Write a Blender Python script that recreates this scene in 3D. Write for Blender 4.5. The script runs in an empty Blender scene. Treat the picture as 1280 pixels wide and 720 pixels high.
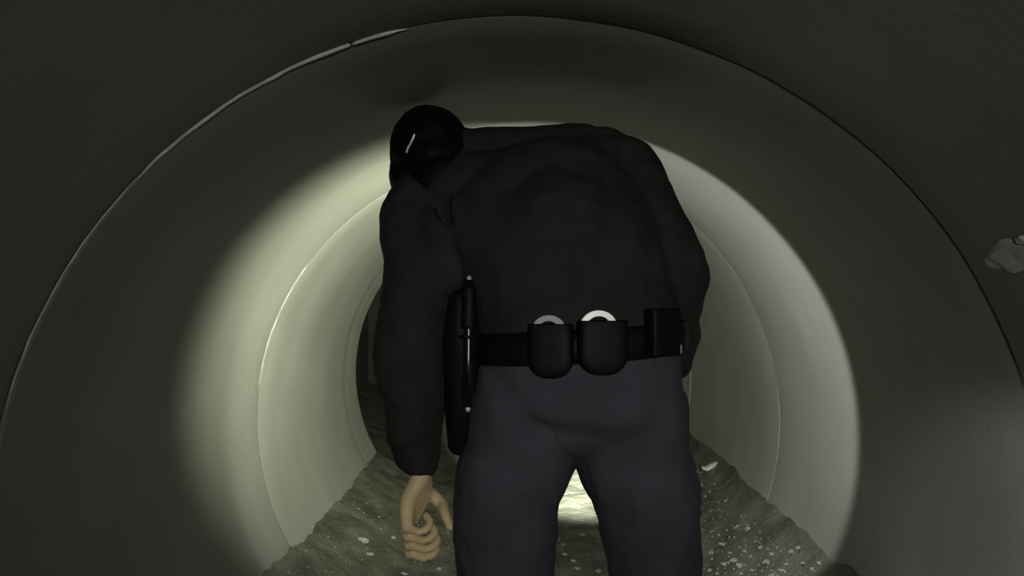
import bpy, bmesh, math, random
from mathutils import Vector, Matrix, noise
from mathutils.bvhtree import BVHTree
random.seed(7)
S = bpy.context.scene
COL = S.collection
R = 0.85            # inner radius of the concrete drain, invert at z = 0, axis along +Y at x = 0, z = R
CAM = Vector((0, 0, 1.25)); F = 950.0; VX, VY = 645.0, 370.0

# ------------------------------------------------------------------ camera
cd = bpy.data.cameras.new('camera'); cam = bpy.data.objects.new('camera', cd); COL.objects.link(cam)
cam.location = CAM; cd.sensor_width = 36; cd.lens = 36 * F / 1280; cd.clip_start = 0.02
cam.rotation_euler = (math.radians(90) + math.atan((VY - 360) / F), 0, math.atan((VX - 640) / F))
S.camera = cam
vs = S.view_settings
vs.view_transform = 'Standard'; vs.look = 'None'; vs.gamma = 1; vs.use_curve_mapping = False; vs.exposure = 0.0

# ------------------------------------------------------------------ world and lights
w = bpy.data.worlds.new('world'); S.world = w; w.use_nodes = True
w.node_tree.nodes['Background'].inputs[0].default_value = (0.5, 0.52, 0.5, 1)
w.node_tree.nodes['Background'].inputs[1].default_value = 0.004

def spot(name, loc, target, power, half, blend, size, color):
    l = bpy.data.lights.new(name, 'SPOT'); l.energy = power; l.spot_size = math.radians(half * 2)
    l.spot_blend = blend; l.shadow_soft_size = size; l.color = color
    o = bpy.data.objects.new(name, l); COL.objects.link(o); o.location = loc
    o.rotation_euler = (Vector(target) - Vector(loc)).to_track_quat('-Z', 'Y').to_euler()
    return o
TORCH = Vector((0.27, 1.85, 1.10)); TORCH_AIM = Vector((0.36, 5.2, 0.20))
# spill and hot spot of the torch the stooping officer holds in front of the body
spot('torch_spill', TORCH, TORCH + Vector((0.12, 1.0, 0.05)), 18, 82, 0.10, 0.02, (0.97, 1.0, 0.92))
spot('torch_corona', TORCH, TORCH + Vector((-0.80, 1.0, 0.27)), 200, 57, 1.0, 0.03, (0.91, 1.0, 0.70))
spot('torch_beam', TORCH, TORCH_AIM, 9000, 14, 1.0, 0.02, (0.95, 1.0, 0.82))
# torches of the people following behind the lens
spot('follower_torch', (0.10, -0.75, 1.30), (0.06, 1.5, 1.15), 52, 34, 1.0, 0.035, (1.0, 0.98, 0.94))
spot('follower_low_torch', (0.10, 0.15, 0.55), (0.83, 0.78, 0.57), 36.0, 28, 0.35, 0.03, (1.0, 0.99, 0.93))

# ------------------------------------------------------------------ helpers
def P(px, py, y):
    return Vector(((px - VX) / F * y, y, CAM.z - (py - VY) / F * y))

def tag(o, label=None, cat=None, group=None, kind=None):
    for k, v in (('label', label), ('category', cat), ('group', group), ('kind', kind)):
        if v: o[k] = v
    return o

def empty(name, loc):
    o = bpy.data.objects.new(name, None); COL.objects.link(o); o.location = loc; o.empty_display_size = 0.1
    return o

def link(name, me, mat, parent=None, smooth=True):
    if mat and not me.materials: me.materials.append(mat)
    if smooth:
        for p in me.polygons: p.use_smooth = True
    o = bpy.data.objects.new(name, me); COL.objects.link(o)
    if parent:
        o.parent = parent
        if not parent.parent: o.matrix_parent_inverse = Matrix.Translation(parent.location).inverted()
    return o

def to_mesh(bm, name='m'):
    bmesh.ops.recalc_face_normals(bm, faces=bm.faces[:])
    me = bpy.data.meshes.new(name); bm.to_mesh(me); bm.free(); return me

def ring_loft(bm, rings, caps=True):
    vr = [[bm.verts.new(p) for p in r] for r in rings]
    n = len(vr[0])
    for a, b in zip(vr, vr[1:]):
        for i in range(n):
            bm.faces.new((a[i], a[(i + 1) % n], b[(i + 1) % n], b[i]))
    if caps:
        bm.faces.new(list(reversed(vr[0]))); bm.faces.new(vr[-1])

def frame(d, hint=Vector((1, 0, 0))):
    d = d.normalized()
    if abs(d.dot(hint)) > 0.95: hint = Vector((0, 0, 1)) if abs(d.z) < 0.9 else Vector((0, 1, 0))
    u = (hint - d * hint.dot(d)).normalized()
    return u, d.cross(u)

def tube(bm, pts, rad, n=14, hint=Vector((1, 0, 0)), squash=1.0, dome=True):
    """Tapered limb along pts with rounded ends; squash flattens across the second axis."""
    pts = [Vector(p) for p in pts]
    rad = rad if isinstance(rad, (list, tuple)) else [rad] * len(pts)
    rings = []
    def ring(c, d, r):
        u, v = frame(d, hint)
        return [c + u * (r * math.cos(t)) + v * (r * squash * math.sin(t)) for t in (2 * math.pi * i / n for i in range(n))]
    d0 = (pts[1] - pts[0]).normalized(); d1 = (pts[-1] - pts[-2]).normalized()
    if dome:
        for a in (80, 55, 28): rings.append(ring(pts[0] - d0 * rad[0] * math.sin(math.radians(a)), d0, rad[0] * math.cos(math.radians(a))))
    for i, p in enumerate(pts):
        d = d0 if i == 0 else d1 if i == len(pts) - 1 else ((pts[i] - pts[i - 1]).normalized() + (pts[i + 1] - pts[i]).normalized())
        rings.append(ring(p, d, rad[i]))
    if dome:
        for a in (28, 55, 80): rings.append(ring(pts[-1] + d1 * rad[-1] * math.sin(math.radians(a)), d1, rad[-1] * math.cos(math.radians(a))))
    ring_loft(bm, rings)

def smooth_pts(pts, rad, k=5):
    """Catmull-Rom resample of a chain with its radii."""
    pts = [Vector(p) for p in pts]; n = len(pts); op, orr = [], []
    for i in range(n - 1):
        a, b, c, d = pts[max(i - 1, 0)], pts[i], pts[i + 1], pts[min(i + 2, n - 1)]
        for j in range(k):
            t = j / k
            op.append(0.5 * ((2 * b) + (c - a) * t + (2 * a - 5 * b + 4 * c - d) * t * t + (3 * b - a - 3 * c + d) * t ** 3))
            orr.append(rad[i] + (rad[i + 1] - rad[i]) * (t * t * (3 - 2 * t)))
    op.append(pts[-1]); orr.append(rad[-1])
    return op, orr

def ellipsoid(bm, c, r, M=Matrix.Identity(3), seg=20):
    m = Matrix.Translation(c) @ M.to_4x4() @ Matrix.Diagonal((*r, 1))
    bmesh.ops.create_uvsphere(bm, u_segments=seg, v_segments=seg // 2 + 2, radius=1, matrix=m)

def box(bm, c, s, M=Matrix.Identity(3), bevel=0.0):
    r = bmesh.ops.create_cube(bm, size=1, matrix=Matrix.Translation(c) @ M.to_4x4() @ Matrix.Diagonal((*s, 1)))
    if bevel:
        es = list({e for v in r['verts'] for e in v.link_edges})
        bmesh.ops.bevel(bm, geom=es, offset=bevel, segments=2, affect='EDGES', profile=0.6)

def remesh(bm, voxel, smooth_it=6):
    me = to_mesh(bm, 'raw'); o = bpy.data.objects.new('raw', me); COL.objects.link(o)
    m = o.modifiers.new('r', 'REMESH'); m.mode = 'VOXEL'; m.voxel_size = voxel
    s = o.modifiers.new('s', 'SMOOTH'); s.iterations = smooth_it; s.factor = 0.5
    dg = bpy.context.evaluated_depsgraph_get()
    out = bpy.data.meshes.new_from_object(o.evaluated_get(dg))
    bpy.data.objects.remove(o); bpy.data.meshes.remove(me)
    return out

def wrinkle(me, amp, scale, stretch=(1, 1, 1), seed=0.0):
    nrm = [v.normal.copy() for v in me.vertices]
    for v, n in zip(me.vertices, nrm):
        q = Vector((v.co.x * stretch[0], v.co.y * stretch[1], v.co.z * stretch[2])) * scale + Vector((seed, seed * 1.7, seed * .3))
        warp = noise.noise_vector(q * 0.6) * 0.8
        f = noise.noise(q + warp)
        f = (1 - abs(f) * 2.2)           # ridged, like creased cloth
        v.co += n * (f * amp)
    me.update()

# ------------------------------------------------------------------ materials
def mat(name, color, rough=0.7, metal=0.0, spec=0.5, var=0.0, scale=20.0, bump=0.0, bscale=80.0, dist=0.002, color2=None, detail=6):
    m = bpy.data.materials.new(name); m.use_nodes = True
    nt = m.node_tree; b = nt.nodes['Principled BSDF']
    b.inputs['Roughness'].default_value = rough; b.inputs['Metallic'].default_value = metal
    b.inputs['Specular IOR Level'].default_value = spec
    tc = nt.nodes.new('ShaderNodeTexCoord')
    n1 = nt.nodes.new('ShaderNodeTexNoise'); n1.inputs['Scale'].default_value = scale; n1.inputs['Detail'].default_value = detail
    nt.links.new(tc.outputs['Object'], n1.inputs['Vector'])
    cr = nt.nodes.new('ShaderNodeValToRGB')
    c2 = color2 or tuple(min(1, c * (1 + var)) for c in color); c1 = color if color2 else tuple(c * (1 - var) for c in color)
    cr.color_ramp.elements[0].position = 0.32; cr.color_ramp.elements[1].position = 0.68
    cr.color_ramp.elements[0].color = (*c1, 1); cr.color_ramp.elements[1].color = (*c2, 1)
    nt.links.new(n1.outputs['Fac'], cr.inputs['Fac']); nt.links.new(cr.outputs['Color'], b.inputs['Base Color'])
    if bump:
        n2 = nt.nodes.new('ShaderNodeTexNoise'); n2.inputs['Scale'].default_value = bscale; n2.inputs['Detail'].default_value = 8
        nt.links.new(tc.outputs['Object'], n2.inputs['Vector'])
        bp = nt.nodes.new('ShaderNodeBump'); bp.inputs['Strength'].default_value = bump; bp.inputs['Distance'].default_value = dist
        nt.links.new(n2.outputs['Fac'], bp.inputs['Height']); nt.links.new(bp.outputs['Normal'], b.inputs['Normal'])
    return m

def concrete():
    m = mat('concrete', (0.160, 0.160, 0.149), rough=0.62, spec=0.35, color2=(0.20, 0.20, 0.186), scale=2.2, bump=0.35, bscale=60, dist=0.003)
    nt = m.node_tree; b = nt.nodes['Principled BSDF']
    src = b.inputs['Base Color'].links[0].from_socket
    tc = nt.nodes['Texture Coordinate']
    # fine casting pits and damp rings round the barrel
    v = nt.nodes.new('ShaderNodeTexVoronoi'); v.inputs['Scale'].default_value = 55
    nt.links.new(tc.outputs['Object'], v.inputs['Vector'])
    r = nt.nodes.new('ShaderNodeValToRGB'); r.color_ramp.elements[0].position = 0.03; r.color_ramp.elements[1].position = 0.09
    r.color_ramp.elements[0].color = (0.55, 0.55, 0.53, 1)
    nt.links.new(v.outputs['Distance'], r.inputs['Fac'])
    mp = nt.nodes.new('ShaderNodeMapping'); mp.inputs['Scale'].default_value = (0.7, 5.0, 0.7)
    nt.links.new(tc.outputs['Object'], mp.inputs['Vector'])
    n = nt.nodes.new('ShaderNodeTexNoise'); n.inputs['Scale'].default_value = 1.6; n.inputs['Detail'].default_value = 5
    nt.links.new(mp.outputs['Vector'], n.inputs['Vector'])
    r2 = nt.nodes.new('ShaderNodeValToRGB'); r2.color_ramp.elements[0].position = 0.3; r2.color_ramp.elements[1].position = 0.7
    r2.color_ramp.elements[0].color = (0.90, 0.905, 0.89, 1); r2.color_ramp.elements[1].color = (1.0, 1.0, 1.0, 1)
    nt.links.new(n.outputs['Fac'], r2.inputs['Fac'])
    out = src
    for rr in (r, r2):
        mx = nt.nodes.new('ShaderNodeMix'); mx.data_type = 'RGBA'; mx.blend_type = 'MULTIPLY'; mx.inputs['Factor'].default_value = 1
        nt.links.new(out, mx.inputs['A']); nt.links.new(rr.outputs['Color'], mx.inputs['B']); out = mx.outputs['Result']
    nt.links.new(out, b.inputs['Base Color'])
    return m
M_CONC = concrete()
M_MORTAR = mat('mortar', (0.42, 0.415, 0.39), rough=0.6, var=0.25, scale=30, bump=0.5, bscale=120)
M_UNLIT = mat('unlit_concrete', (0.030, 0.030, 0.026), rough=0.8, color2=(0.06, 0.06, 0.05), scale=3, bump=0.5, bscale=30, dist=0.006)  # darkness of the unlit far drain put into a near-black concrete colour
M_SILT = mat('silt', (0.05, 0.05, 0.04), rough=0.45, color2=(0.125, 0.123, 0.10), scale=9, bump=0.9, bscale=45, dist=0.012, detail=10)
M_STONE = mat('pale_stone', (0.30, 0.295, 0.27), rough=0.4, var=0.3, scale=25, bump=0.4, bscale=90)
M_DSTONE = mat('dark_stone', (0.05, 0.05, 0.05), rough=0.5, var=0.3, scale=25, bump=0.4, bscale=90)
M_WHITE = mat('white_plastic', (0.75, 0.75, 0.73), rough=0.35, var=0.05)
M_JACKET = mat('jacket_cloth', (0.025, 0.025, 0.024), rough=0.85, spec=0.2, var=0.2, scale=14, bump=0.4, bscale=260, dist=0.001)
M_TROUSER = mat('trouser_cloth', (0.062, 0.064, 0.078), rough=0.9, spec=0.15, var=0.15, scale=10, bump=0.4, bscale=300, dist=0.001)
M_BELT = mat('belt_leather', (0.004, 0.004, 0.005), rough=0.6, spec=0.2, var=0.2, bump=0.2, bscale=150)
M_HAIR = mat('black_hair', (0.0035, 0.0035, 0.0035), rough=0.6, spec=0.12, var=0.3, scale=60, bump=0.4, bscale=160)
M_SKIN = mat('skin', (0.74, 0.58, 0.32), rough=0.5, spec=0.35, var=0.08, scale=30, bump=0.15, bscale=200)
M_BOOT = mat('boot_leather', (0.012, 0.012, 0.012), rough=0.45, var=0.2)
M_STEEL = mat('steel', (0.85, 0.85, 0.84), rough=0.38, metal=0.55, var=0.04)
M_DULLSTEEL = mat('grey_steel', (0.42, 0.42, 0.44), rough=0.5, metal=0.5, var=0.1)  # greyer, rougher steel for one pair of cuffs and the belt snap
M_BATON = mat('black_baton', (0.006, 0.006, 0.007), rough=0.28, spec=0.7, var=0.1)
M_TORCH = mat('torch_body', (0.015, 0.015, 0.016), rough=0.4, metal=0.6, var=0.1)
M_LENS = bpy.data.materials.new('torch_lens'); M_LENS.use_nodes = True
_b = M_LENS.node_tree.nodes['Principled BSDF']; _b.inputs['Emission Color'].default_value = (0.95, 1, 0.85, 1); _b.inputs['Emission Strength'].default_value = 6
M_EYE = mat('eye', (0.6, 0.6, 0.58), rough=0.2, var=0.05)

# ------------------------------------------------------------------ the drain
tunnel = tag(empty('wall_tunnel', (0, 0, 0)), 'round grey concrete drain pipe of short jointed sections', kind='structure')
PITCH, GAP = 1.26, 0.006
JOINTS = [-0.04 + PITCH * i for i in range(-2, 4)]
PIPE_END = 4.02      # added dark chamber beyond stands for the unlit depth of the drain
def pipe_mesh():
    bm = bmesh.new(); n = 128; L = PITCH - GAP; ch = 0.004
    prof = [(R + 0.10, 0), (R + ch, 0), (R + 0.001, 0.0015), (R, ch)]
    prof += [(R, ch + (L - 2 * ch) * i / 12) for i in range(1, 12)]
    prof += [(R, L - ch), (R + 0.001, L - 0.0015), (R + ch, L), (R + 0.10, L)]
    grid = [[bm.verts.new((r * math.sin(2 * math.pi * i / n), y, r * math.cos(2 * math.pi * i / n))) for r, y in prof] for i in range(n)]
    for i in range(n):
        a, b = grid[i], grid[(i + 1) % n]
        for j in range(len(prof)):
            k = (j + 1) % len(prof)
            bm.faces.new((a[j], a[k], b[k], b[j]))
    for v in bm.verts:
        rr = math.hypot(v.co.x, v.co.z)
        if rr < R + 0.05:
            d = noise.noise(v.co * 3.1) * 0.0025 + noise.noise(v.co * 9) * 0.001
            v.co.x *= 1 + d; v.co.z *= 1 + d
    return to_mesh(bm, 'pipe_section')
pm_ = pipe_mesh()
OFFS = {2: (0.0, 0.0), 3: (0.005, 0.002), 4: (0.009, 0.001), 5: (0.006, 0.0)}
for i, y in enumerate(JOINTS[:-1]):
    o = link('pipe_section', pm_, M_CONC, tunnel)
    ox, oz = OFFS.get(i, (random.uniform(-.004, .004), random.uniform(-.004, .004)))
    o.location = (ox, y + GAP / 2, R + oz)
o = link('pipe_section', pm_, M_CONC, tunnel); o.location = (.004, JOINTS[-1] + GAP / 2, R); o.scale.y = (PIPE_END - JOINTS[-1]) / PITCH
def wall_box(name, lo, hi, label, m, hole=False):
    bm = bmesh.new(); c = (Vector(lo) + Vector(hi)) / 2; box(bm, c, Vector(hi) - Vector(lo))
    return tag(link(name, to_mesh(bm), m, tunnel, False), label)
CH0, CH1 = PIPE_END + .02, 7.2
wall_box('unlit_end_wall', (-1.6, CH0, -.3), (-1.4, CH1, 2.5), 'added dark side wall for the unlit depth beyond the drain', M_UNLIT)
wall_box('unlit_end_wall', (1.4, CH0, -.3), (1.6, CH1, 2.5), 'added dark side wall for the unlit depth beyond the drain', M_UNLIT)
wall_box('unlit_end_wall', (-1.6, CH1, -.3), (1.6, CH1 + .2, 2.5), 'added dark end wall for the unlit depth beyond the drain', M_UNLIT)
wall_box('unlit_end_roof', (-1.6, CH0, 2.5), (1.6, CH1 + .2, 2.7), 'added dark slab over the unlit depth beyond the drain', M_UNLIT)
bm = bmesh.new(); n = 96; inner, outer = [], []          # added dark wall round the mouth of the drain
for d in (0, .15):
    for k in range(n):
        a = 2 * math.pi * k / n; sx, sz = math.sin(a), math.cos(a); q = 1.6 / max(abs(sx), abs(sz))
        inner.append(bm.verts.new(((R + .09) * sx, CH0 - .15 + d, R + (R + .09) * sz))); outer.append(bm.verts.new((q * sx, CH0 - .15 + d, R + q * sz)))
for k in range(n):
    k2 = (k + 1) % n
    for off in (0, n): bm.faces.new((inner[k + off], inner[k2 + off], outer[k2 + off], outer[k + off]))
    bm.faces.new((inner[k], inner[k2], inner[k2 + n], inner[k + n])); bm.faces.new((outer[k], outer[k2], outer[k2 + n], outer[k + n]))
tag(link('unlit_end_wall', to_mesh(bm), M_UNLIT, tunnel, False), 'added dark wall round the mouth of the drain')
for i, y in enumerate(JOINTS[1:]):       # recessed grout ring closing every joint
    bm = bmesh.new(); n = 96
    prof = [(R + 0.007, -GAP / 2 - .001), (R + 0.007, GAP / 2 + .001), (R + 0.09, GAP / 2 + .001), (R + 0.09, -GAP / 2 - .001)]
    g = [[bm.verts.new((r * math.sin(2 * math.pi * k / n), q, r * math.cos(2 * math.pi * k / n))) for r, q in prof] for k in range(n)]
    for k in range(n):
        for j in range(4):
            bm.faces.new((g[k][j], g[k][(j + 1) % 4], g[(k + 1) % n][(j + 1) % 4], g[(k + 1) % n][j]))
    o = link('joint_grout', to_mesh(bm), M_MORTAR, tunnel); o.location = (0, y, R)

def bead(y, a0, a1, rad, seed):
    """Proud bead of old mortar along part of a joint; angles from the crown, negative to the west side."""
    pts, rr = [], []; n = int(abs(a1 - a0) * 2)
    for i in range(n + 1):
        a = math.radians(a0 + (a1 - a0) * i / n)
        e = min(1, i / 6, (n - i) / 6)
        k = 0.85 + 0.35 * noise.noise(Vector((i * .13, seed, 0)))
        r0 = R - 0.001 + 0.0015 * noise.noise(Vector((i * .2, seed, 5)))
        pts.append(Vector((r0 * math.sin(a), y + 0.003 * noise.noise(Vector((i * .11, seed, 9))), R + r0 * math.cos(a))))
        rr.append(max(0.0006, rad * k * (0.25 + .75 * e)))
    bm = bmesh.new(); tube(bm, pts, rr, n=8); return to_mesh(bm)
link('mortar_bead', bead(JOINTS[3], -12, -46, 0.0042, 1.0), M_MORTAR, tunnel)
link('mortar_bead', bead(JOINTS[3], -46, -75, 0.0022, 4.0), M_MORTAR, tunnel)
link('mortar_bead', bead(JOINTS[4], -52, -84, 0.0045, 8.0), M_MORTAR, tunnel)

def wall_hit(px, py):
    d = P(px, py, 1.0) - CAM
    a = d.x ** 2 + d.z ** 2; h = CAM.z - R; b = 2 * (CAM.x * d.x + h * d.z); c = CAM.x ** 2 + h * h - R * R
    t = (-b + math.sqrt(b * b - 4 * a * c)) / (2 * a)
    return CAM + d * t
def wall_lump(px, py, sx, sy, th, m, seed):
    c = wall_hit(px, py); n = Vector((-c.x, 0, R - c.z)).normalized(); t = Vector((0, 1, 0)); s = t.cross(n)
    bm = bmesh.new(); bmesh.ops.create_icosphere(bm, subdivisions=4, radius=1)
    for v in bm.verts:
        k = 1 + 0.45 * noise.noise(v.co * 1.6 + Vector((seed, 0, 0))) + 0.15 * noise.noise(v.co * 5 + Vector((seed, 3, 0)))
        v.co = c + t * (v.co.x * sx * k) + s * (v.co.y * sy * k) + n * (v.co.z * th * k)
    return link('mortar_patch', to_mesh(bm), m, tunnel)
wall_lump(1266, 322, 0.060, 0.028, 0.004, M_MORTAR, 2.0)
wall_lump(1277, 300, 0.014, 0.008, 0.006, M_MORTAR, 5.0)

# silt bed
PROF = [(-.86, .50), (-.738, .43), (-.45, .27), (-.25, .21), (0, .195), (.38, .205), (.50, .26), (.64, .40), (.79, .57), (.86, .64)]
def silt_z(x, y, rough=True):
    x = max(-.86, min(.86, x))
    for (x0, z0), (x1, z1) in zip(PROF, PROF[1:]):
        if x <= x1:
            t = (x - x0) / (x1 - x0); z = z0 + (z1 - z0) * t; break
    if rough:
        z += 0.022 * noise.noise(Vector((x * 3, y * 2.0, 1))) + 0.010 * noise.noise(Vector((x * 11, y * 11, 4))) + 0.004 * noise.noise(Vector((x * 35, y * 35, 7)))
    return z
bm = bmesh.new(); NX, NY = 110, 420; y0, y1 = JOINTS[0] + .02, 7.19
ys = [y0 + (y1 - y0) * j / NY for j in range(NY + 1)]
g = [[bm.verts.new(((-.84 + 1.68 * i / NX) * (1 if y < CH0 else 1.66), y, silt_z(-.84 + 1.68 * i / NX, y) * (1 if y < CH0 else .9))) for i in range(NX + 1)] for y in ys]
for j in range(NY):
    for i in range(NX):
        bm.faces.new((g[j][i], g[j][i + 1], g[j + 1][i + 1], g[j + 1][i]))
bmesh.ops.recalc_face_normals(bm, faces=bm.faces[:])
tag(link('floor', to_mesh(bm), M_SILT), 'wet dark silt bed banked along the bottom of the drain', kind='structure')

def floor_hit(px, py):
    d = P(px, py, 1.0) - CAM; t = 0.6
    while t < 9:
        p = CAM + d * t
        if p.z <= silt_z(p.x, p.y): return p
        if math.hypot(p.x, p.z - R) > R: return p
        t += 0.004
    return CAM + d * 6

# ------------------------------------------------------------------ the officer
person = tag(empty('person', (0.12, 1.46, silt_z(0.12, 1.46, False))),
             'officer in black jacket, duty belt and dark grey trousers, stooping ahead seen from behind', 'person')

HC = P(541, 208, 1.66)                                      # head centre
hu = Vector((-.30, .42, .85)).normalized()                  # towards the crown
hf = Vector((-.15, .80, -.50)); hf = (hf - hu * hf.dot(hu)).normalized()
hr = hf.cross(hu)                                           # the officer's right
HM = Matrix((hr, hf, hu)).transposed()
def H(x, y, z): return HC + HM @ Vector((x, y, z))
NECK = P(612, 205, 1.66)
SH_R, EL_R = P(768, 217, 1.63), P(836, 342, 1.53)
SH_L, EL_L, WR_L = P(534, 252, 1.61), P(512, 430, 1.50), P(522, 575, 1.55)
ta = (TORCH_AIM - TORCH).normalized()
GRIP = TORCH - ta * 0.12                                    # centre of the torch handle in the fist
WR_R = GRIP + Vector((0.075, -0.05, -0.035))
HIP_L, HIP_R = P(658, 505, 1.47), P(788, 505, 1.47)
KN_L, KN_R = P(632, 735, 1.55), P(820, 735, 1.57)
AN_L, AN_R = Vector((-.03, 1.43, .29)), Vector((.29, 1.46, .29))
SPINE = [P(725, 455, 1.47), P(722, 390, 1.49), P(702, 320, 1.53), P(676, 255, 1.585), P(655, 208, 1.64)]

def finger(bm, pts, r0, r1):
    p, r = smooth_pts(pts, [r0 + (r1 - r0) * i / (len(pts) - 1) for i in range(len(pts))], 4); tube(bm, p, r, n=10)

bm = bmesh.new()
# trunk, neck
p, r = smooth_pts(SPINE + [NECK], [.12, .12, .125, .12, .07, .045], 4); tube(bm, p, r, n=24, squash=0.7)
p, r = smooth_pts([NECK, (NECK + HC) / 2, H(0, -.03, -.05)], [.062, .056, .056], 4); tube(bm, p, r)
# skull, jaw, brow, nose, lips, ears
ellipsoid(bm, H(0, -.008, .022), (.076, .096, .088), HM)
ellipsoid(bm, H(0, .030, -.045), (.056, .062, .072), HM)
ellipsoid(bm, H(0, .062, -.098), (.026, .024, .020), HM)
ellipsoid(bm, H(0, .078, .018), (.052, .016, .013), HM)
tube(bm, [H(0, .092, .008), H(0, .106, -.022), H(0, .110, -.034)], [.008, .011, .013])
for s in (-1, 1):
    ellipsoid(bm, H(s * .010, .104, -.038), (.009, .010, .008), HM)
    ellipsoid(bm, H(s * .040, .068, -.022), (.022, .020, .018), HM)
    ellipsoid(bm, H(s * .080, -.008, -.010), (.010, .020, .032), HM)
tube(bm, [H(-.022, .084, -.066), H(0, .094, -.064), H(.022, .084, -.066)], .0065)
tube(bm, [H(-.020, .083, -.076), H(0, .092, -.077), H(.020, .083, -.076)], .007)
# limbs
p, r = smooth_pts([SPINE[3] + Vector((.08, 0, -.01)), SH_R, EL_R, WR_R], [.07, .062, .044, .028], 6); tube(bm, p, r)
p, r = smooth_pts([SPINE[3] + Vector((-.08, 0, -.02)), SH_L, EL_L, WR_L], [.07, .062, .044, .028], 6); tube(bm, p, r)
for hp, kn, an in ((HIP_L, KN_L, AN_L), (HIP_R, KN_R, AN_R)):
    p, r = smooth_pts([hp + Vector((0, 0, .06)), hp, kn, (kn + an) / 2 + Vector((0, -.03, .05)), an, an - Vector((0, 0, .05))], [.09, .092, .056, .05, .036, .036], 5); tube(bm, p, r)
    tube(bm, [an - Vector((0, .03, .055)), an + Vector((0, .08, -.055)), an + Vector((0, .14, -.06))], [.033, .035, .028])
# left hand: palm turned to the thigh, fingers curled into it, knuckles running down and away
kd = Vector((0.0, .55, -.83)); 
heel = P(527, 596, 1.54); K0 = P(509, 658, 1.51)
for j in range(4):
    f = j / 3
    top = heel + kd * (.045 * f - .004); kn = K0 + kd * (.0265 * j)
    p, r = smooth_pts([WR_L, top, (top + kn) / 2 + Vector((-.012, -.004, 0)), kn], [.024, .020, .0165, .0125], 4); tube(bm, p, r, n=10)
    L = (.85, 1.0, 1.08, 1.0)[j]
    a = kn + Vector((.034 * L, -.012, -.006)); b = a + Vector((.020 * L, .012, .012)); c = b + Vector((-.012 * L, .016, .012))
    finger(bm, [kn, a, b, c], .0098 if j else .0095, .0078)
tb = heel + kd * .05 + Vector((.012, .008, .0))
finger(bm, [tb, tb + Vector((.026, -.004, -.022)), P(556, 640, 1.53), P(563, 658, 1.52)], .0145, .009)
# right hand: closed round the torch
u, v = frame(ta, Vector((1, 0, 0)))
for j in range(4):
    c = GRIP + ta * (.032 - .0215 * j); rr = .0185 + .0125
    arc = [c + (u * math.cos(t) + v * math.sin(t)) * rr for t in [math.radians(20 - 37 * k) for k in range(7)]]
    finger(bm, arc, .0105, .008)
    tube(bm, [arc[0], arc[0] * .4 + (WR_R + ta * .02 - ta * .006 * j) * .6, WR_R], [.0105, .015, .022], n=10)
th = [GRIP - ta * .01 + u * .040 + v * .012, GRIP + ta * .01 + u * .026 + v * .028, GRIP + ta * .03 + u * .004 + v * .034, GRIP + ta * .045 - u * .010 + v * .032]
finger(bm, th, .0135, .0095)
body_me = remesh(bm, 0.0036, 4)
body = link('body', body_me, M_SKIN, person)

for s in (-1, 1):
    bm = bmesh.new(); ellipsoid(bm, H(s * .033, .080, .002), (.012, .012, .012), HM); link('eye', to_mesh(bm), M_EYE, person)

# hair: short, over crown, sides and nape
bm = bmesh.new()
ellipsoid(bm, H(0, -.018, .026), (.088, .102, .100), HM, 28)
ellipsoid(bm, H(0, -.052, -.022), (.073, .060, .060), HM, 24); ellipsoid(bm, H(0, -.050, -.070), (.068, .058, .055), HM, 24)
for s in (-1, 1): ellipsoid(bm, H(s * .066, .006, -.020), (.032, .050, .062), HM, 20)
hair_me = remesh(bm, 0.005, 5); wrinkle(hair_me, 0.0022, 28, (1, 1, 1), 3.0)
link('hair', hair_me, M_HAIR, person)
hair_tree = BVHTree.FromPolygons([v.co.copy() for v in hair_me.vertices], [tuple(q.vertices) for q in hair_me.polygons])
body_tree = BVHTree.FromPolygons([v.co.copy() for v in body_me.vertices], [tuple(q.vertices) for q in body_me.polygons])
def cast(px, py, trees):
    d = (P(px, py, 1.0) - CAM).normalized(); best = None
    for t in trees:
        h = t.ray_cast(CAM, d)
        if h[0] is not None and (best is None or h[3] < best[2]): best = (h[0], h[1], h[3])
    return best
# spectacles: rims in front of the eyes, bows over the ears
bm = bmesh.new()
for s in (-1, 1):
    ringp = [H(s * .033 + .024 * math.cos(t), .104, .000 + .018 * math.sin(t)) for t in [2 * math.pi * k / 20 for k in range(21)]]
    tube(bm, ringp, .0015, n=6)
    tube(bm, [H(s * .057, .103, .004), H(s * .082, .085, .006), H(s * .092, .02, .006)], .0018, n=6)
tube(bm, [H(-.010, .104, .004), H(.010, .104, .004)], .0015, n=6)
o = link('spectacles', to_mesh(bm), M_STEEL, person); bm = bmesh.new(); pts = []
for px, py in ((518, 168), (516, 173), (513, 179), (510, 185), (508.5, 190)):
    h = cast(px, py, [hair_tree, body_tree])
    if h: pts.append(h[0] + h[1] * .0015)
if len(pts) > 1: tube(bm, pts, .0024, n=8)
o = link('spectacle_bow', to_mesh(bm), M_STEEL, o); o['label'] = 'thin bright metal bow of the spectacles'

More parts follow.
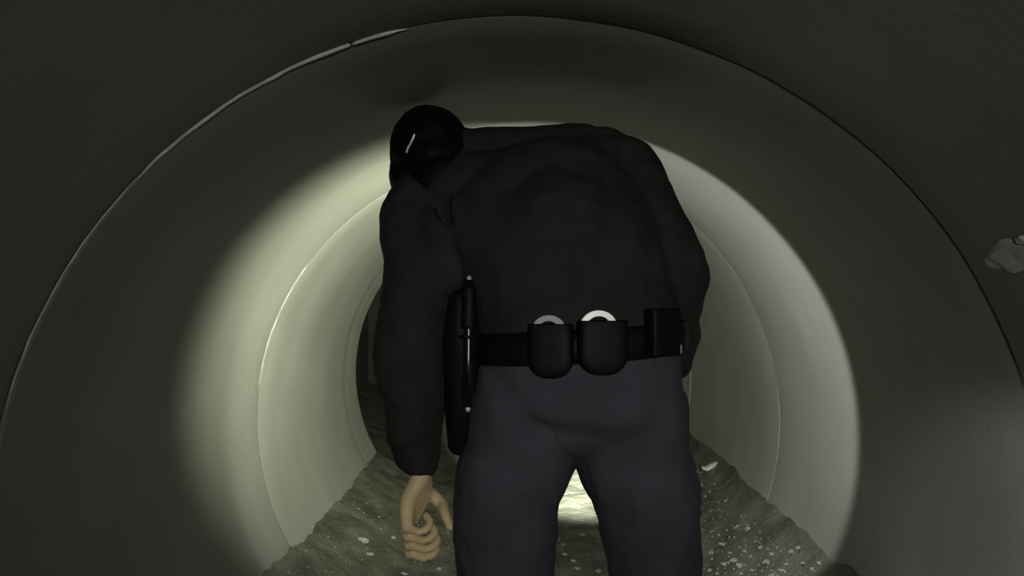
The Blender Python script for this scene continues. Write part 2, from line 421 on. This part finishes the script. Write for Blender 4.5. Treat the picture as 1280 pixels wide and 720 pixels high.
# jacket
bm = bmesh.new()
p, r = smooth_pts([P(725, 432, 1.47)] + SPINE[1:], [.190, .192, .205, .195, .110], 5); tube(bm, p, r, n=32, squash=0.74, dome=False)
p, r = smooth_pts([SH_L + Vector((.05, .02, .03)), P(590, 206, 1.66), P(665, 203, 1.665), P(735, 203, 1.655), SH_R + Vector((-.01, 0, .005))], [.075, .078, .078, .078, .078], 5); tube(bm, p, r, n=18)
p, r = smooth_pts([SPINE[3] + Vector((.05, 0, 0)), SH_R, (SH_R + EL_R) / 2 + Vector((.004, 0, .004)), EL_R, (EL_R + WR_R) / 2, WR_R - (WR_R - EL_R).normalized() * .02], [.12, .084, .080, .074, .062, .046], 6); tube(bm, p, r, n=18)
p, r = smooth_pts([SPINE[3] + Vector((-.05, 0, -.01)), SH_L, (SH_L + EL_L) / 2, EL_L, (EL_L + WR_L) / 2 + Vector((0, 0, 0)), WR_L + Vector((0, 0, .012))], [.12, .078, .071, .068, .060, .047], 6); tube(bm, p, r, n=18)
p, r = smooth_pts([SPINE[2] + Vector((-.02, .0, .02)), P(580, 300, 1.56), P(560, 330, 1.55)], [.17, .10, .07], 5); tube(bm, p, r, n=18)
p, r = smooth_pts([NECK + Vector((.02, 0, -.02)), NECK + (HC - NECK) * .62], [.088, .084], 4); tube(bm, p, r, n=18)
jk = remesh(bm, 0.0065, 10)
wrinkle(jk, 0.006, 5.5, (1.0, 1.0, 1.3), 1.0); wrinkle(jk, 0.0022, 15, (1, 1, 1.5), 6.0)
link('jacket', jk, M_JACKET, person)

# trousers
bm = bmesh.new()
p, r = smooth_pts([P(725, 425, 1.47), P(727, 460, 1.47), P(727, 505, 1.475), P(722, 540, 1.475), P(718, 580, 1.475)], [.186, .190, .193, .14, .010], 4); tube(bm, p, r, n=28, squash=0.74, dome=False)
for s, hp, kn, an, e in ((-1, HIP_L, KN_L, AN_L, 0), (1, HIP_R, KN_R, AN_R, 1)):
    mid = P(634, 610, 1.49) if s < 0 else P(806, 610, 1.49)
    up = P(652, 568, 1.48) if s < 0 else P(789, 572, 1.48)
    p, r = smooth_pts([hp + Vector((0, 0, .03)), hp, up, mid, kn, (kn + an) / 2 + Vector((0, -.02, 0)), an], [.10, .108, .105, .102 if s < 0 else .101, .098 if s < 0 else .089, .075, .062], 6)
    tube(bm, p, r, n=20)
tr = remesh(bm, 0.0065, 8)
wrinkle(tr, 0.005, 6, (1.2, 1.2, .8), 12.0); wrinkle(tr, 0.002, 16, (1, 1, 1), 16.0)
link('trousers', tr, M_TROUSER, person)
jk_tree = BVHTree.FromPolygons([v.co.copy() for v in jk.vertices], [tuple(q.vertices) for q in jk.polygons])
tr_tree = BVHTree.FromPolygons([v.co.copy() for v in tr.vertices], [tuple(q.vertices) for q in tr.polygons])

# boots
for an in (AN_L, AN_R):
    bm = bmesh.new()
    tube(bm, [an + Vector((0, .0, .10)), an, an - Vector((0, .005, .045))], [.056, .052, .052], n=16)
    tube(bm, [an - Vector((0, .025, .048)), an + Vector((0, .09, -.045)), an + Vector((0, .17, -.052))], [.048, .050, .040], n=16, squash=.8)
    me = remesh(bm, .006, 5)
    o = link('boot', me, M_BOOT, person)
    bm = bmesh.new()
    prof = [(.045, .17), (.052, .11), (.042, .02), (.044, -.05), (.028, -.075)]
    loop = [(x, y) for x, y in prof] + [(-x, y) for x, y in reversed(prof)]
    rings = [[an + Vector((x, y + .01, z)) for x, y in loop] for z in (-.082, -.100)]
    ring_loft(bm, rings); link('sole', to_mesh(bm), M_BELT, o, smooth=False)

# duty belt round the waist
bm = bmesh.new(); n = 72; cx = P(725, 427, 1.475)
def belt_pt(t, dr, dz): return Vector((cx.x + (.197 + dr) * math.cos(t), cx.y + (.151 + dr) * math.sin(t), cx.z + dz + .012 * math.cos(t)))
grid = []
for i in range(n):
    t = 2 * math.pi * i / n
    grid.append([bm.verts.new(belt_pt(t, a, b)) for a, b in ((0, -.030), (.008, -.028), (.010, 0), (.008, .028), (0, .030), (-.006, 0))])
for i in range(n):
    a, b = grid[i], grid[(i + 1) % n]
    for j in range(6): bm.faces.new((a[j], a[(j + 1) % 6], b[(j + 1) % 6], b[j]))
belt = link('duty_belt', to_mesh(bm), M_BELT, person)

def belt_front(px, py):
    """Point on the camera side of the belt below pixel (px, py)."""
    y = cx.y - .16
    for _ in range(12):
        q = P(px, py, y); k = max(-1, min(1, (q.x - cx.x) / .207)); y = cx.y - .161 * math.sqrt(1 - k * k)
    return P(px, py, y), Vector(((q.x - cx.x) / .207 ** 2, (y - cx.y) / .161 ** 2, 0)).normalized()

def pouch(px, py_top, py_bot, wpx):
    c, nrm = belt_front(px, py_top); s = c.y / F; h = (py_bot - py_top) * s; w = wpx * s / 2; dp = .034
    tx = Vector((-nrm.y, nrm.x, 0));
    if tx.x < 0: tx = -tx
    bm = bmesh.new(); N = 32
    def ring(z, ww, d):
        out = []
        for i in range(N):
            t = 2 * math.pi * i / N; a = abs(math.cos(t)) ** .55 * math.copysign(1, math.cos(t)); b = abs(math.sin(t)) ** .55 * math.copysign(1, math.sin(t))
            out.append(c + tx * (a * ww) + nrm * (dp / 2 + b * d) + Vector((0, 0, z)))
        return out
    rings = []
    for k in range(9):                               # rounded bottom
        q = math.radians(90 * k / 8); rings.append(ring(-h + w * .9 * (1 - math.cos(q)), max(.002, w * math.sin(q) ** .8), max(.002, dp / 2 * (math.sin(q) ** .5 if k else .05))))
    rings += [ring(-h * .3, w, dp / 2), ring(-.002, w * .97, dp / 2), ring(0, w * .93, dp / 2 - .001), ring(-.002, w * .88, dp / 2 - .004), ring(-h * .55, w * .84, dp / 2 - .005)]
    ring_loft(bm, rings); o = link('pouch', to_mesh(bm), M_BELT, belt)
    return c, tx, nrm, dp
pA = pouch(691, 404, 472, 56)
pB = pouch(751, 400, 468, 62)
for px in (822,):                                    # flat magazine case and buckle end further round the belt
    c, nr = belt_front(px, 395); tx = Vector((-nr.y, nr.x, 0)); M3 = Matrix((tx, nr, Vector((0, 0, 1)))).transposed()
    bm = bmesh.new(); box(bm, c + nr * .014 + Vector((0, 0, -.028)), (.062, .026, .085), M3, .006); mc = link('magazine_case', to_mesh(bm), M_BELT, belt)
    
c, nr = belt_front(846, 436); bm = bmesh.new(); box(bm, c + nr * .004, (.010, .006, .016), Matrix.Identity(3), .002)
o = link('belt_snap', to_mesh(bm), M_DULLSTEEL, belt)

def handcuffs(pouch_info, px, py, rx, m, label, tilt):
    c, tx, nrm, dp = pouch_info
    c0 = c + nrm * (dp / 2); s = c.y / F
    top = P(px, py, c0.y)
    root = tag(empty('handcuffs', top - Vector((0, 0, .07))), label, 'handcuffs')
    r = rx * s; ctr = top - Vector((0, 0, r * .93))
    ux = (tx + Vector((0, 0, tilt))).normalized(); uz = ux.cross(nrm).normalized()
    if uz.z < 0: uz = -uz
    def bow(a0, a1, rad, off, wd, th):
        bm = bmesh.new(); rings = []
        for k in range(25):
            a = math.radians(a0 + (a1 - a0) * k / 24); d = ux * math.cos(a) + uz * (math.sin(a) * .9); 
            cc = ctr + nrm * off
            rings.append([cc + d * (rad + i * th) + nrm * (j * wd) for i, j in ((-1, -1), (1, -1), (1, 1), (-1, 1))])
        ring_loft(bm, rings); return to_mesh(bm)
    link('cuff_bow', bow(15, 165, r, .0045, .0022, .0052), m, root, False)
    link('cuff_bow', bow(15, 165, r, -.0045, .0022, .0052), m, root, False)
    link('ratchet_arm', bow(-150, -20, r * .95, 0, .0015, .004), m, root, False)
    bm = bmesh.new(); M3 = Matrix((ux, nrm, uz)).transposed(); box(bm, ctr + ux * r * .62 - uz * r * .45, (.012, .011, .030), M3, .002)
    link('lock_plate', to_mesh(bm), m, root, False)
    return root
handcuffs(pB, 747.5, 391, 19, M_STEEL, 'shiny steel handcuffs in belt pouch further from the baton', 0.10)
handcuffs(pA, 686, 397, 17, M_DULLSTEEL, 'dull grey steel handcuffs in belt pouch nearer the baton', 0.14)

# baton hanging at the hip in a ring holder
by = 1.36
b0, b1 = P(586.5, 350, by + .02), P(585, 509, by)
root = tag(empty('baton', b1), 'slim black baton hanging at the hip of the stooping officer', 'baton')
bm = bmesh.new(); tube(bm, [b0 + (b1 - b0) * t for t in (0, .3, .6, 1)], [.0085, .0085, .0085, .0085], n=24, dome=False); link('shaft', to_mesh(bm), M_BATON, root)
bm = bmesh.new(); p = [b0 + (b1 - b0) * t for t in (.05, .08, .36, .39)]; tube(bm, p, [.0125, .0135, .0135, .0125], n=20, dome=False); link('grip', to_mesh(bm), M_BELT, root)
for q, d in ((b0, -1), (b1, 1)):
    bm = bmesh.new(); e = (b1 - b0).normalized() * d
    tube(bm, [q - e * .004, q + e * .004], [.0055, .0045], n=14); link('end_cap', to_mesh(bm), M_STEEL, root)
# holder and side case on the belt carrying it
bm = bmesh.new(); p, r = smooth_pts([P(578, 378, 1.43), P(577, 430, 1.44), P(577, 500, 1.46), P(574, 555, 1.48)], [.028, .036, .034, .024], 5)
tube(bm, p, r, n=18, squash=.8); me = remesh(bm, .006, 4); link('side_holster', me, M_BELT, belt)
bm = bmesh.new(); hc = b0 + (b1 - b0) * .45
ringp = [hc + Vector((.016 * math.cos(t), .016 * math.sin(t), 0)) for t in [2 * math.pi * k / 20 for k in range(21)]]
tube(bm, ringp, .003, n=8); tube(bm, [hc + Vector((0, .016, 0)), P(580, 422, 1.42)], .004, n=8); link('baton_ring', to_mesh(bm), M_BELT, belt)

# torch in the right hand
torch = tag(empty('flashlight', GRIP), 'black flashlight held out in front of the stooping officer', 'flashlight')
def lathe(prof, c, ax, n=28, caps=True):
    bm = bmesh.new(); u, v = frame(ax)
    ring_loft(bm, [[c + ax * a + (u * math.cos(t) + v * math.sin(t)) * r for t in [2 * math.pi * k / n for k in range(n)]] for a, r in prof], caps); return to_mesh(bm)
link('barrel', lathe([(-.056, .015), (-.052, .0175), (.06, .0175), (.062, .016), (.07, .016)], GRIP, ta), M_TORCH, torch)
link('bezel', lathe([(.07, .017), (.085, .026), (.108, .027), (.110, .026), (.110, .0235), (.100, .0225), (.085, .014)], GRIP, ta), M_TORCH, torch)
link('lens', lathe([(.1045, .0228), (.1075, .0228)], GRIP, ta), M_LENS, torch)
link('tail_switch', lathe([(-.060, .007), (-.056, .008)], GRIP, ta), M_BELT, torch)

# ------------------------------------------------------------------ stones and litter on the silt
def stone_mesh(seed):
    bm = bmesh.new(); bmesh.ops.create_icosphere(bm, subdivisions=2, radius=1)
    for v in bm.verts:
        k = 1 + .6 * noise.noise(v.co * 1.3 + Vector((seed, 0, 0))); v.co *= k; v.co.z *= .6
    return to_mesh(bm, 'stone')
STONES = [stone_mesh(i * 7.3) for i in range(5)]
def stone(px, py, wpx, m, label, group=None, name='stone', cat='stone'):
    p = floor_hit(px, py)
    if m.name == 'pale_stone': me = random.choice(STONES)
    else: me = random.choice(STONES).copy(); me.materials.clear()
    o = link(name, me, m, None, False); s = wpx * .5 * p.y / F
    o.scale = (s, s * random.uniform(.7, 1.1), s * random.uniform(.7, 1)); o.rotation_euler = (random.uniform(-.3, .3), random.uniform(-.3, .3), random.uniform(0, 6.3))
    o.location = p + Vector((0, 0, s * .12))
    return tag(o, label, cat, group)
for me in STONES: me.materials.append(M_STONE)
for px, py, wd in ((455, 676, 14), (463, 693, 11), (492, 672, 9), (504, 664, 8), (549, 711, 9), (506, 717, 8)):
    stone(px, py, wd, M_STONE, 'small pale stone in the silt beside the hanging hand', 'pale stones by the hanging hand')
for px, py, wd in ((903, 680, 11), (917, 700, 14), (925, 706, 10), (957, 702, 12), (964, 692, 9), (990, 690, 13), (997, 684, 9), (935, 660, 8), (921, 657, 6), (905, 704, 8),
                   (940, 712, 7), (975, 712, 8), (888, 690, 8), (886, 712, 8), (1003, 703, 9), (1015, 711, 11), (950, 683, 7), (930, 688, 6), (982, 704, 7), (898, 668, 6),
                   (912, 690, 6), (896, 716, 7), (965, 718, 8), (926, 716, 7), (1022, 702, 7)):
    stone(px, py, wd, M_STONE, 'small pale stone on the gravelly silt bank beyond the boots', 'pale stones on the silt bank')
for px, py, wd in ((706, 692, 8), (716, 700, 7), (728, 668, 6), (704, 680, 6), (722, 710, 9), (748, 713, 9)):
    stone(px, py, wd, M_STONE, 'small stone in the bright strip between the legs', 'stones seen between the legs')
stone(877, 612, 13, M_DSTONE, 'small black stone lying just below the white scrap')
def gravel():
    """Loose grit too fine to count, pressed into the silt bank and the channel."""
    bm = bmesh.new()
    for k in range(1500):
        x = random.uniform(.40, .76) if k % 3 else random.uniform(-.7, .40); y = random.uniform(1.96, 3.4); s = random.uniform(.0015, .0055) * (1 if k % 3 else .8)
        c = Vector((x, y, silt_z(x, y) + s * .2)); M3 = Matrix.Rotation(random.uniform(0, 6.3), 3, 'Z') @ Matrix.Rotation(random.uniform(0, 6.3), 3, 'X')
        bmesh.ops.create_icosphere(bm, subdivisions=1, radius=1, matrix=Matrix.Translation(c) @ M3.to_4x4() @ Matrix.Diagonal((s, s * random.uniform(.5, 1), s * random.uniform(.4, .8), 1)))
    tag(link('gravel', to_mesh(bm), M_STONE, None, False), 'fine loose grit scattered over the silt bed', 'gravel', kind='stuff')
gravel()
def scrap():
    p = floor_hit(886, 588); s = p.y / F; bm = bmesh.new()
    pts = [(-9, -1), (-3, -3), (2, 0), (10, 5), (9, 7.5), (1, 4), (-4, 1), (-9, 2)]
    rings = [[p + Vector((x * s, d, .012 + z * s)) for x, z in pts] for d in (-.012, .012)]
    ring_loft(bm, rings)
    tag(link('litter_scrap', to_mesh(bm), M_WHITE, None, False), 'crumpled white scrap of litter on the silt bank', 'litter')
scrap()
